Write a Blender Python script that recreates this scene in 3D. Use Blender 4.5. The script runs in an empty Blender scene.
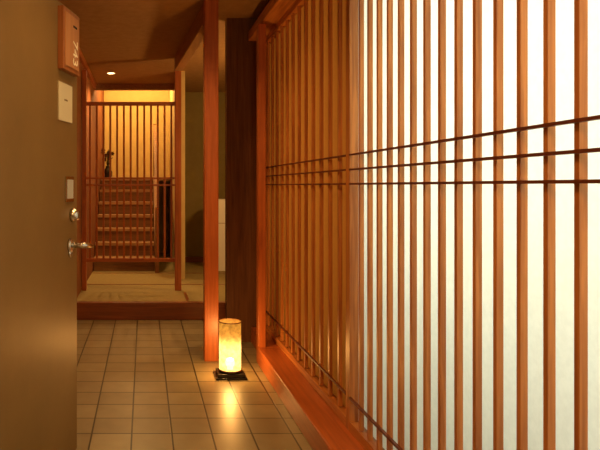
import bpy, math, random
from mathutils import Vector, Matrix
random.seed(3)
S=bpy.context.scene
S.view_settings.view_transform='Standard'
S.view_settings.look='None'
S.view_settings.exposure=.08
col=S.collection

# ---------------------------------------------------------------- materials
def nm(name):
    m=bpy.data.materials.new(name); m.use_nodes=True
    nt=m.node_tree; b=nt.nodes['Principled BSDF']
    return m,nt,b
def setspec(b,v):
    b.inputs['Specular IOR Level'].default_value=v
def wood(name,c1,c2,axis='z',rough=.4,spec=.4):
    m,nt,b=nm(name); N=nt.nodes; L=nt.links
    tc=N.new('ShaderNodeTexCoord'); mp=N.new('ShaderNodeMapping')
    sc={'x':(1.2,22,22),'y':(22,1.2,22),'z':(22,22,1.2)}[axis]
    mp.inputs['Scale'].default_value=sc
    no=N.new('ShaderNodeTexNoise'); no.inputs['Scale'].default_value=2.2; no.inputs['Detail'].default_value=6; no.inputs['Distortion'].default_value=.6
    r=N.new('ShaderNodeValToRGB'); r.color_ramp.elements[0].position=.32; r.color_ramp.elements[1].position=.68
    r.color_ramp.elements[0].color=(*c1,1); r.color_ramp.elements[1].color=(*c2,1)
    L.new(tc.outputs['Object'],mp.inputs['Vector']); L.new(mp.outputs[0],no.inputs['Vector'])
    L.new(no.outputs['Fac'],r.inputs['Fac']); L.new(r.outputs[0],b.inputs['Base Color'])
    bp=N.new('ShaderNodeBump'); bp.inputs['Strength'].default_value=.08; bp.inputs['Distance'].default_value=.01
    L.new(no.outputs['Fac'],bp.inputs['Height']); L.new(bp.outputs[0],b.inputs['Normal'])
    b.inputs['Roughness'].default_value=rough; setspec(b,spec)
    return m
def plaster(name,c1,c2,scale=6,rough=.85,bump=.1,spec=.3,metal=0):
    m,nt,b=nm(name); N=nt.nodes; L=nt.links
    tc=N.new('ShaderNodeTexCoord')
    no=N.new('ShaderNodeTexNoise'); no.inputs['Scale'].default_value=scale; no.inputs['Detail'].default_value=8; no.inputs['Roughness'].default_value=.65
    r=N.new('ShaderNodeValToRGB'); r.color_ramp.elements[0].position=.3; r.color_ramp.elements[1].position=.7
    r.color_ramp.elements[0].color=(*c1,1); r.color_ramp.elements[1].color=(*c2,1)
    L.new(tc.outputs['Object'],no.inputs['Vector']); L.new(no.outputs['Fac'],r.inputs['Fac']); L.new(r.outputs[0],b.inputs['Base Color'])
    n2=N.new('ShaderNodeTexNoise'); n2.inputs['Scale'].default_value=120
    L.new(tc.outputs['Object'],n2.inputs['Vector'])
    bp=N.new('ShaderNodeBump'); bp.inputs['Strength'].default_value=bump; bp.inputs['Distance'].default_value=.005
    L.new(n2.outputs['Fac'],bp.inputs['Height']); L.new(bp.outputs[0],b.inputs['Normal'])
    b.inputs['Roughness'].default_value=rough; setspec(b,spec); b.inputs['Metallic'].default_value=metal
    return m
def flat(name,c,rough=.5,metal=0,spec=.5,emit=None,es=0):
    m,nt,b=nm(name)
    b.inputs['Base Color'].default_value=(*c,1); b.inputs['Roughness'].default_value=rough; b.inputs['Metallic'].default_value=metal; setspec(b,spec)
    if emit: b.inputs['Emission Color'].default_value=(*emit,1); b.inputs['Emission Strength'].default_value=es
    return m
def translucent(name,c,mix=.8):
    m,nt,b=nm(name); N=nt.nodes; L=nt.links
    N.remove(b); out=N['Material Output']
    t=N.new('ShaderNodeBsdfTranslucent'); d=N.new('ShaderNodeBsdfDiffuse'); x=N.new('ShaderNodeMixShader')
    x.inputs[0].default_value=mix
    tc=N.new('ShaderNodeTexCoord'); no=N.new('ShaderNodeTexNoise'); no.inputs['Scale'].default_value=60; no.inputs['Detail'].default_value=6
    r=N.new('ShaderNodeValToRGB'); k=.95
    r.color_ramp.elements[0].position=.35; r.color_ramp.elements[1].position=.65
    r.color_ramp.elements[0].color=(c[0]*k,c[1]*k,c[2]*k,1); r.color_ramp.elements[1].color=(*c,1)
    L.new(tc.outputs['Object'],no.inputs['Vector']); L.new(no.outputs['Fac'],r.inputs[0])
    L.new(r.outputs[0],t.inputs[0]); L.new(r.outputs[0],d.inputs[0])
    L.new(d.outputs[0],x.inputs[1]); L.new(t.outputs[0],x.inputs[2]); L.new(x.outputs[0],out.inputs[0])
    return m
def shade_mat():
    # thin mottled washi: partly transparent, glowing round the bulb
    m,nt,b=nm('washi_shade'); N=nt.nodes; L=nt.links
    tc=N.new('ShaderNodeTexCoord'); sx=N.new('ShaderNodeSeparateXYZ'); L.new(tc.outputs['Object'],sx.inputs[0])
    no=N.new('ShaderNodeTexNoise'); no.inputs['Scale'].default_value=38; no.inputs['Detail'].default_value=5
    L.new(tc.outputs['Object'],no.inputs['Vector'])
    mr=N.new('ShaderNodeMapRange'); mr.inputs[1].default_value=.20; mr.inputs[2].default_value=.29; mr.inputs[3].default_value=1; mr.inputs[4].default_value=0
    L.new(sx.outputs['Z'],mr.inputs[0])
    cr=N.new('ShaderNodeValToRGB'); cr.color_ramp.elements[0].color=(.80,.32,.035,1); cr.color_ramp.elements[1].color=(1.0,.62,.14,1)
    L.new(mr.outputs[0],cr.inputs[0])
    ms=N.new('ShaderNodeMapRange'); ms.inputs[3].default_value=.85; ms.inputs[4].default_value=2.9; L.new(mr.outputs[0],ms.inputs[0])
    nr=N.new('ShaderNodeMapRange'); nr.inputs[1].default_value=.35; nr.inputs[2].default_value=.65; nr.inputs[3].default_value=.6; nr.inputs[4].default_value=1.2; L.new(no.outputs['Fac'],nr.inputs[0])
    mu=N.new('ShaderNodeMath'); mu.operation='MULTIPLY'; L.new(ms.outputs[0],mu.inputs[0]); L.new(nr.outputs[0],mu.inputs[1])
    b.inputs['Base Color'].default_value=(.03,.015,.004,1); b.inputs['Roughness'].default_value=.7; setspec(b,.1)
    L.new(cr.outputs[0],b.inputs['Emission Color']); L.new(mu.outputs[0],b.inputs['Emission Strength'])
    tr=N.new('ShaderNodeBsdfTransparent'); x=N.new('ShaderNodeMixShader'); x.inputs[0].default_value=.14
    L.new(b.outputs[0],x.inputs[1]); L.new(tr.outputs[0],x.inputs[2]); L.new(x.outputs[0],N['Material Output'].inputs[0])
    return m

OR1=(.36,.12,.026); OR2=(.64,.26,.065)
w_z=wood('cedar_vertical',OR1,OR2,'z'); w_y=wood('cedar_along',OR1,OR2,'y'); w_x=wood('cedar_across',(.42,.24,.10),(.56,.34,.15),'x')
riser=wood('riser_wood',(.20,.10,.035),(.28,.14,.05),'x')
sill_m=wood('sill_wood',(.36,.085,.020),(.50,.13,.03),'y',.3,.5)
rod_m=wood('rod_wood',(.10,.022,.010),(.16,.04,.015),'y',.4)
red_z=wood('red_post_z',(.34,.085,.018),(.50,.14,.035),'z',.35); red_x=wood('red_post_x',(.34,.085,.018),(.50,.14,.035),'x',.35)
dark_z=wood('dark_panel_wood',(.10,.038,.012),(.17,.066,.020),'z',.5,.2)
beam_m=wood('beam_wood',(.26,.12,.038),(.36,.18,.06),'y',.5)
kam_m=wood('kamachi_wood',(.18,.05,.013),(.28,.08,.022),'x',.35)
olive=plaster('olive_plaster',(.24,.18,.055),(.29,.22,.07))
leftw=plaster('red_brown_wall',(.20,.065,.02),(.26,.09,.027))
yellow=plaster('yellow_plaster',(.60,.45,.17),(.68,.52,.21))
ceil_m=plaster('ceiling_board',(.29,.155,.05),(.37,.205,.07),14)
door_m=plaster('olive_steel_door',(.18,.10,.028),(.23,.13,.038),3,.40,.05,.45)
chrome=flat('chrome',(.62,.58,.5),.2,1)
cream=flat('cream_card',(.62,.52,.30),.6)
tatami=plaster('tatami',(.30,.24,.09),(.38,.30,.12),40,.7,.3)
black=flat('black_lacquer',(.012,.008,.006),.3)
white=flat('white_board',(.92,.9,.78),.5)
cordm=flat('black_ink',(.02,.01,.008),.6)
paper=translucent('shoji_acrylic',(.90,.91,.84),.85)
amber=translucent('amber_sheet',(.75,.48,.19),.8)
washi=shade_mat()

def tile_mat():
    m,nt,b=nm('floor_tile'); N=nt.nodes; L=nt.links
    tc=N.new('ShaderNodeTexCoord'); mp=N.new('ShaderNodeMapping'); mp.inputs['Location'].default_value=(.064,.0,0)
    br=N.new('ShaderNodeTexBrick'); br.offset=0; br.squash=1
    br.inputs['Scale'].default_value=1; br.inputs['Brick Width'].default_value=.21; br.inputs['Row Height'].default_value=.21
    br.inputs['Mortar Size'].default_value=.0048; br.inputs['Mortar Smooth'].default_value=.2
    br.inputs['Color1'].default_value=(.29,.23,.12,1); br.inputs['Color2'].default_value=(.38,.31,.165,1); br.inputs['Mortar'].default_value=(.035,.022,.01,1)
    no=N.new('ShaderNodeTexNoise'); no.inputs['Scale'].default_value=9; no.inputs['Detail'].default_value=7
    mx=N.new('ShaderNodeMixRGB'); mx.blend_type='MULTIPLY'; mx.inputs[0].default_value=.35
    L.new(tc.outputs['Object'],mp.inputs[0]); L.new(mp.outputs[0],br.inputs['Vector']); L.new(tc.outputs['Object'],no.inputs['Vector'])
    L.new(br.outputs['Color'],mx.inputs[1]); L.new(no.outputs['Fac'],mx.inputs[2]); L.new(mx.outputs[0],b.inputs['Base Color'])
    iv=N.new('ShaderNodeMath'); iv.operation='SUBTRACT'; iv.inputs[0].default_value=1; L.new(br.outputs['Fac'],iv.inputs[1])
    bp=N.new('ShaderNodeBump'); bp.inputs['Strength'].default_value=.5; bp.inputs['Distance'].default_value=.003
    L.new(iv.outputs[0],bp.inputs['Height']); L.new(bp.outputs[0],b.inputs['Normal'])
    b.inputs['Roughness'].default_value=.36; setspec(b,.5)
    return m
tile=tile_mat()

# ---------------------------------------------------------------- mesh builder
class MB:
    def __init__(s): s.v=[];s.f=[];s.m=[];s.mats=[];s.sm=[]
    def mi(s,mat):
        if mat not in s.mats: s.mats.append(mat)
        return s.mats.index(mat)
    def add(s,vs,fs,mat,smooth=False):
        o=len(s.v); s.v+=[tuple(v) for v in vs]; k=s.mi(mat)
        for f in fs: s.f.append([i+o for i in f]); s.m.append(k); s.sm.append(smooth)
    def box(s,x0,x1,y0,y1,z0,z1,mat):
        vs=[(x,y,z) for x in(x0,x1) for y in(y0,y1) for z in(z0,z1)]
        s.add(vs,[(0,1,3,2),(4,6,7,5),(0,4,5,1),(2,3,7,6),(0,2,6,4),(1,5,7,3)],mat)
    def beam(s,p,q,w,h,mat,up=Vector((0,0,1))):
        p=Vector(p);q=Vector(q);d=(q-p).normalized();a=d.cross(up).normalized();b=a.cross(d).normalized()
        vs=[]
        for c in(p,q):
            for i,j in((-1,-1),(1,-1),(1,1),(-1,1)): vs.append(c+a*w/2*i+b*h/2*j)
        s.add(vs,[(0,1,2,3),(7,6,5,4),(0,4,5,1),(1,5,6,2),(2,6,7,3),(3,7,4,0)],mat)
    def lathe(s,prof,c,mat,n=32,M=None):
        vs=[];fs=[]
        for r,z in prof:
            for i in range(n):
                a=2*math.pi*i/n; v=Vector((r*math.cos(a),r*math.sin(a),z))
                if M: v=M@v
                vs.append(v+Vector(c))
        for j in range(len(prof)-1):
            for i in range(n):
                k=(i+1)%n; fs.append((j*n+i,j*n+k,(j+1)*n+k,(j+1)*n+i))
        s.add(vs,fs,mat,True)
    def tube(s,pts,rad,mat,n=8):
        pts=[Vector(p) for p in pts]; 
        if not isinstance(rad,(list,tuple)): rad=[rad]*len(pts)
        vs=[];fs=[]
        for i,p in enumerate(pts):
            d=(pts[min(i+1,len(pts)-1)]-pts[max(i-1,0)]).normalized()
            up=Vector((0,0,1)) if abs(d.z)<.9 else Vector((1,0,0))
            a=d.cross(up).normalized();b=a.cross(d)
            for k in range(n):
                t=2*math.pi*k/n; vs.append(p+(a*math.cos(t)+b*math.sin(t))*rad[i])
        for j in range(len(pts)-1):
            for i in range(n):
                k=(i+1)%n; fs.append((j*n+i,j*n+k,(j+1)*n+k,(j+1)*n+i))
        fs.append(tuple(range(n))[::-1]); fs.append(tuple((len(pts)-1)*n+i for i in range(n)))
        s.add(vs,fs,mat,True)
    def obj(s,name,parent=None,bevel=0,M=None):
        me=bpy.data.meshes.new(name); me.from_pydata(s.v,[],s.f); 
        for m in s.mats: me.materials.append(m)
        for p,k,q in zip(me.polygons,s.m,s.sm): p.material_index=k; p.use_smooth=q
        import bmesh
        bm=bmesh.new(); bm.from_mesh(me); bmesh.ops.recalc_face_normals(bm,faces=bm.faces); bm.to_mesh(me); bm.free()
        o=bpy.data.objects.new(name,me); col.objects.link(o)
        if bevel:
            b=o.modifiers.new('bevel','BEVEL'); b.width=bevel; b.segments=2; b.limit_method='ANGLE'; b.angle_limit=math.radians(50)
        if parent: o.parent=parent
        if M is not None: o.matrix_world=M
        return o
def bx(name,a,mat,bevel=0,parent=None):
    b=MB(); b.box(*a,mat); return b.obj(name,parent,bevel)
def empty(name,loc=(0,0,0),M=None):
    e=bpy.data.objects.new(name,None); col.objects.link(e)
    if M is not None: e.matrix_world=M
    else: e.location=loc
    e.empty_display_size=.1
    return e

# ---------------------------------------------------------------- room shell
CZ=2.70; LX=-.68; PZ=.165
bx('floor',(-.74,2.1,-1.2,5.82,-.1,0),tile)
rf=MB(); rf.box(-.74,2.1,5.90,10.4,-.1,PZ,tatami); rf.obj('floor_raised')
bx('trim_1',(LX,2.0,5.82,5.90,0,PZ+.003),kam_m,.006)
tb=MB()
for yy in (6.9,7.8): tb.box(LX+.01,1.95,yy,yy+.03,PZ,PZ+.003,kam_m)
tb.box(.42,.45,5.95,6.4,PZ,PZ+.003,kam_m)
tb.obj('trim_2')
bx('wall_left',(-.78,LX,-1.2,10.4,0,3.5),leftw)
bx('wall_back',(-.68,.42,10.2,10.3,PZ,3.45),yellow)
bx('wall_stair_side',(.42,.50,7.3,10.2,PZ,3.45),yellow)
bx('wall_alcove',(.50,2.0,8.96,9.06,PZ,CZ),olive)
bx('wall_right',(2.0,2.1,-1.2,9.06,0,CZ+.1),olive)
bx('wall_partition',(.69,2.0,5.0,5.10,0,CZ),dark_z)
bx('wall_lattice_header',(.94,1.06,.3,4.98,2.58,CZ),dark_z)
bx('wall_lattice_near',(.94,1.06,-1.2,.22,0,CZ),olive)
bx('wall_rear',(-.68,.94,-1.2,-1.1,0,CZ),olive)
bx('bay_bounce_wall',(1.06,2.0,2.92,2.96,0,CZ),white)  # unseen divider, made white to bounce the screen backlight
bx('ceiling',(LX,2.0,-1.2,8.3,CZ,CZ+.1),ceil_m)
bx('ceiling_stairwell',(LX,.42,8.3,10.2,3.45,3.5),yellow)
bx('ceiling_alcove',(.5,2.0,8.3,9.0,CZ,CZ+.08),ceil_m)
bx('wall_soffit',(LX,.42,8.3,8.36,CZ+.1,3.45),yellow)
bx('trim_3',(LX,.42,8.22,8.30,CZ-.08,CZ),beam_m,.004)
bx('baseboard_alcove',(.5,2.0,8.93,8.96,PZ,PZ+.08),kam_m)
bx('trim_4',(LX,LX+.03,2.3,8.2,CZ-.07,CZ),red_x)

# ---------------------------------------------------------------- posts & beam
bx('wooden_post',(.448,.552,4.44,4.54,0,CZ-.001),red_z,.005)
bx('wooden_post.001',(.335,.405,6.50,6.57,PZ,CZ-.001),red_z,.004)
b=MB(); b.beam((.50,4.55,2.62),(.372,6.49,2.62),.085,.155,beam_m); b.obj('ceiling_beam',bevel=.004)
bx('wooden_post.002',(.832,.885,4.36,4.44,0,2.48),red_z,.004)

# ---------------------------------------------------------------- lattice screen
XL=1.0
ls=MB()
d0=600*XL/438
for i in range(-10,16):
    yy=d0+i*.1065
    if .32<yy<2.82: ls.box(XL-.012,XL+.007,yy-.0085,yy+.0085,.18,2.50,w_z)
yy=3.06
while yy<4.93:
    ls.box(XL-.010,XL+.008,yy-.012,yy+.012,.18,2.50,w_z); yy+=.16
ls.box(XL-.02,XL+.022,2.86,2.915,.13,2.50,w_z)      # middle stile
ls.box(XL-.02,XL+.03,4.93,4.99,.13,2.50,w_z)
ls.box(XL-.02,XL+.03,.24,.30,.13,2.50,w_z)
ls.box(XL-.018,XL+.028,.30,4.93,.13,.175,w_y)   # bottom rail
ls.box(XL-.018,XL+.028,.30,4.93,2.455,2.50,w_y)
for z in (1.31,1.378,1.448):
    ls.box(XL-.024,XL-.012,.30,2.86,z-.0045,z+.0045,rod_m)
    ls.box(XL-.022,XL-.010,2.915,4.93,z-.0045,z+.0045,rod_m)
ls.box(XL-.024,XL-.012,.30,2.86,.285,.295,rod_m)
for z in (.29,): ls.box(XL-.022,XL-.010,2.915,4.93,z-.0045,z+.0045,rod_m)
lat=ls.obj('lattice_screen')
bx('backlit_sheet',(XL+.040,XL+.044,.25,2.92,.14,2.5),paper,parent=lat)
bx('amber_sheet',(XL+.024,XL+.028,2.93,4.99,.14,2.5),amber,parent=lat)
bx('trim_5',(.83,1.06,.22,4.36,0,.128),sill_m,.006)
bx('trim_6',(.89,1.06,4.36,4.99,0,.128),sill_m,.004)
bx('trim_7',(.865,1.06,.22,4.98,2.502,2.578),w_y,.005)

# ---------------------------------------------------------------- gate
g=MB()
g.box(-.672,-.625,6.505,6.565,PZ,2.56,red_z)
g.box(-.625,.335,6.515,6.555,2.175,2.215,red_x)
g.box(-.625,.335,6.515,6.555,.475,.515,red_x)
g.box(-.625,.335,6.520,6.550,1.375,1.395,red_x)
g.box(-.625,.335,6.520,6.550,1.30,1.32,red_x)
nb=13
for i in range(nb):
    x=-.625+(i+.5)*.96/nb
    g.box(x-.011,x+.011,6.524,6.546,.515,2.175,red_z)
g.obj('wooden_lattice_gate',bevel=.002)

# ---------------------------------------------------------------- staircase
st=MB()
for k in range(1,8):
    z=PZ+.18*k; y0=8+.22*(k-1)
    y1=y0+.26 if k<7 else 10.19
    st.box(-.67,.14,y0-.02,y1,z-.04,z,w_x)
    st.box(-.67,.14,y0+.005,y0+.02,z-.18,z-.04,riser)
st.beam((.17,7.95,PZ+.14),(.17,9.42,1.36),.05,.24,beam_m)
st.box(.145,.41,9.36,10.19,1.385,1.425,w_x)
st.box(.145,.195,7.86,7.91,PZ,1.02,beam_m)
st.beam((.17,7.88,1.0),(.17,9.40,2.24),.05,.05,beam_m)
st.box(.145,.195,9.38,9.43,1.425,2.27,beam_m)
for i in range(1,7):
    t=i/7; yb=7.88+1.52*t; zb=1.0+1.24*t; st.box(.16,.18,yb-.01,yb+.01,zb-.82,zb,beam_m)
st.obj('staircase',bevel=.002)

# flower arrangement on the landing
f=MB(); c=(-.57,9.45,1.4255)
f.lathe([(0,0),(.05,0),(.07,.03),(.075,.09),(.05,.14),(.03,.17),(.038,.19),(.03,.19),(.02,.16),(0,.15)],c,black,24)
fl=flat('dark_petals',(.10,.03,.015),.6); lf=flat('dark_leaf',(.04,.05,.015),.6)
for i in range(13):
    a=random.uniform(0,6.28); r=random.uniform(.04,.11); h=random.uniform(.12,.30)
    p0=Vector(c)+Vector((0,0,.16)); p2=p0+Vector((math.cos(a)*r*.8,math.sin(a)*r,h)); p1=(p0+p2)/2+Vector((0,0,.04))
    f.tube([p0,p1,p2],.004,lf,6)
    if i%3<2:
        for q in range(6):
            t=q*math.pi/3; e=p2+Vector((math.cos(t)*.038,.0,math.sin(t)*.038)); 
            w=Vector((-math.sin(t),0,math.cos(t)))*.016; m_=(p2+e)/2+Vector((0,-.012,0))
            f.add([p2,m_+w,e,m_-w],[(0,1,2,3)],fl)
        f.lathe([(0,-.01),(.01,0),(0,.01)],p2,fl,8)
    else:
        w=Vector((.02,0,.01)); f.add([p1,(p1+p2)/2+w,p2,(p1+p2)/2-w],[(0,1,2,3)],lf)
f.obj('flower_vase')

# white low cabinet in alcove
cb=MB()
cb.box(.99,1.36,8.02,8.42,PZ,1.12,white)
cb.box(1.172,1.178,8.012,8.02,PZ+.02,1.10,beam_m)
cb.box(.99,1.36,8.015,8.02,.80,.806,beam_m)
cb.box(1.14,1.155,8.00,8.02,.85,1.0,black); cb.box(1.195,1.21,8.00,8.02,.85,1.0,black)
cb.obj('white_cabinet',bevel=.004)

# ---------------------------------------------------------------- lights
warm=(1,.54,.19)
glow=flat('downlight_glow',(1,.8,.5),.5,emit=(1,.62,.28),es=14)
def downlight(x,y,energy,size=math.radians(130),name='ceiling_downlight'):
    b=MB(); b.lathe([(.055,0),(.062,-.006),(.045,-.008),(.042,0)],(x,y,CZ),white,24)
    b.lathe([(.042,-.003),(0,-.003)],(x,y,CZ),glow,24)
    o=b.obj(name)
    l=bpy.data.lights.new('downlight_lamp','SPOT'); l.energy=energy; l.color=warm; l.spot_size=size; l.spot_blend=.8; l.shadow_soft_size=.05
    lo=bpy.data.objects.new('downlight_lamp',l); col.objects.link(lo); lo.location=(x,y,CZ-.02); lo.parent=o
downlight(-.41,7.43,72)
downlight(.15,3.7,62)
downlight(.15,2.2,50)
downlight(.2,.7,52)
def pt(name,loc,e,c,r=.08,parent=None):
    l=bpy.data.lights.new(name,'POINT'); l.energy=e; l.color=c; l.shadow_soft_size=r
    o=bpy.data.objects.new(name,l); col.objects.link(o); o.location=loc
    return o
def pendant(name,x,y,z,top,e,c,r=.09):
    pg=MB(); pg.lathe([(0,0),(.06,.0),(.09,.05),(.06,.10),(0,.10)],(x,y,z),glow,20); pg.tube([(x,y,z+.1),(x,y,top)],.005,black,6); o=pg.obj(name)
    l=pt(name+'_light',(x,y,z-.13),e,c,r); l.parent=o
pendant('pendant_lamp',-.1,9.2,3.1,3.45,54,(1,.62,.23))
pendant('rear_fill_lamp',.25,-.5,2.25,CZ,42,(1,.58,.25))  # added fill behind the camera, brightens ceiling, bars and door
sc=MB(); sc.box(1.90,2.0,5.95,6.15,1.75,2.05,beam_m); sc.box(1.88,1.90,5.96,6.14,1.76,2.04,glow); sc.obj('hidden_fill_fixture')  # invented fixture, out of view behind the partition, carrying the fill below
pt('hidden_fill_light',(1.80,6.05,1.9),64,(1,.57,.21),.1)  # added fill light for the platform and gate front

al=bpy.data.lights.new('screen_backlight','AREA'); al.shape='RECTANGLE'; al.size=2.5; al.size_y=1.6; al.energy=45; al.color=(.98,1,.87)
ao=bpy.data.objects.new('screen_backlight',al); col.objects.link(ao); ao.location=(1.95,1.6,1.75)
ao.rotation_euler=(math.radians(90),0,math.radians(90))
al=bpy.data.lights.new('amber_backlight','AREA'); al.shape='RECTANGLE'; al.size=1.8; al.size_y=2; al.energy=14; al.color=(1,.72,.38)
ao=bpy.data.objects.new('amber_backlight',al); col.objects.link(ao); ao.location=(1.95,3.97,1.5)
ao.rotation_euler=(math.radians(90),0,math.radians(90))

# ---------------------------------------------------------------- floor lamp
lx,ly=.588,4.1
lp=empty('floor_lantern',(lx,ly,0))
b=MB()
b.box(-.105,.105,-.09,.09,0,.012,black); b.box(-.09,.09,-.078,.078,.012,.035,black)
b.lathe([(.0,.036),(.078,.036),(.078,.05),(.0,.05)],(0,0,0),black,32)
b.obj('base',lp,.003)
b=MB(); b.lathe([(.074,.045),(.0745,.2),(.074,.375)],(0,0,0),washi,40); b.obj('shade',lp)
b=MB()
for z in (.05,.375): b.lathe([(.0745,z-.004),(.077,z-.004),(.077,z+.004),(.0745,z+.004)],(0,0,0),beam_m,40)
b.obj('rims',lp)
bulb=flat('lamp_bulb_glow',(1,.8,.5),emit=(1,.7,.32),es=10)
b=MB(); b.lathe([(0,.05),(.02,.05),(.02,.065),(.03,.08),(.032,.10),(.025,.12),(0,.13)],(0,0,0),bulb,24); b.obj('bulb',lp)
l=pt('lamp_light',(0,0,.19),42,(1,.45,.11),.03); l.parent=lp

# ---------------------------------------------------------------- door
ang=math.atan2(.972,.236)
H=Vector((-.33,2.955,0))-Vector((.236,.972,0))*.9
DM=Matrix.Translation(H)@Matrix.Rotation(ang,4,'Z')
door=empty('door_1',M=DM)
def dpart(b,name,bevel=0,par=None):
    o=b.obj(name,None,bevel); o.parent=par or door; return o
b=MB(); b.box(0,.9,0,.04,.008,2.14,door_m); dpart(b,'door_leaf',.002)
b=MB(); R=Matrix.Rotation(math.radians(90),3,'X')
b.lathe([(0,0),(.033,0),(.033,.008),(.027,.014),(.0,.014)],(.80,0,1.018),chrome,28,R)
b.tube([(.80,-.01,1.018),(.80,-.05,1.018),(.805,-.068,1.018),(.83,-.076,1.016),(.87,-.078,1.010),(.915,-.076,1.004)],[.013,.013,.014,.013,.012,.009],chrome,12)
b.tube([(.80,0,.980),(.80,-.008,.980)],.02,chrome,14)
dpart(b,'lever_handle')
b=MB(); b.lathe([(0,0),(.034,0),(.034,.012),(.026,.022),(.021,.034),(0,.034)],(.83,0,1.16),chrome,28,R)
b.box(.826,.834,-.04,-.034,1.147,1.173,chrome); dpart(b,'deadbolt')
b=MB(); b.box(.735,.845,-.006,0,1.225,1.345,chrome); b.box(.75,.83,-.008,-.006,1.24,1.33,plaster('plate_grey',(.42,.38,.28),(.5,.45,.34)) ); dpart(b,'metal_plate',.002)
b=MB()
for z in (.25,1.1,1.9): b.tube([(0,-.006,z-.05),(0,-.006,z+.05)],.009,chrome,10)
dpart(b,'hinges')
b=MB(); b.box(.645,.86,-.028,0,1.83,2.115,wood('sign_edge',(.26,.08,.02),(.36,.12,.03),'z',.4)); b.box(.665,.84,-.032,-.028,1.85,2.095,wood('sign_face',(.42,.17,.055),(.52,.23,.08),'z',.5))
sg=dpart(b,'room_number_sign',.003)
def text(body,x,z,size,y,rot=0,par=None,mat=None):
    c=bpy.data.curves.new('t_'+body,'FONT'); c.body=body; c.size=size; c.extrude=.0008; c.align_x='CENTER'; c.align_y='CENTER'
    o=bpy.data.objects.new('sign_text',c); col.objects.link(o)
    o.matrix_world=Matrix.Translation((x,y,z))@Matrix.Rotation(math.radians(90),4,'X')@Matrix.Rotation(rot,4,'Z')
    bpy.context.view_layer.update()
    dg=bpy.context.evaluated_depsgraph_get(); me=bpy.data.meshes.new_from_object(o.evaluated_get(dg)); mw=o.matrix_world.copy()
    bpy.data.objects.remove(o); me.materials.clear(); me.materials.append(mat)
    o=bpy.data.objects.new('sign_text',me); col.objects.link(o); o.parent=par or door; o.matrix_local=mw
text('743',.785,1.925,.085,-.0332,-math.pi/2,mat=flat('pale_lettering',(.95,.85,.6),.5))
text('room',.785,2.05,.022,-.0332,mat=cordm)
b=MB(); b.box(.648,.82,-.006,0,1.60,1.775,cream); dpart(b,'notice_card',.001)
text('notice',.735,1.70,.016,-.0068,mat=flat('brown_ink',(.25,.15,.06)))
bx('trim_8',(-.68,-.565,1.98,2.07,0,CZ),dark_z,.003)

# ---------------------------------------------------------------- world, camera
w=bpy.data.worlds.new('w'); S.world=w; w.use_nodes=True
w.node_tree.nodes['Background'].inputs[0].default_value=(.9,.55,.25,1); w.node_tree.nodes['Background'].inputs[1].default_value=.05
cd=bpy.data.cameras.new('camera'); cam=bpy.data.objects.new('camera',cd); col.objects.link(cam)
cam.location=(0,0,1.3); cam.rotation_euler=(math.radians(90),0,0)
cd.lens=36; cd.sensor_width=36; cd.sensor_fit='HORIZONTAL'; cd.shift_x=.26; cd.shift_y=-.065; cd.clip_start=.02
S.camera=cam
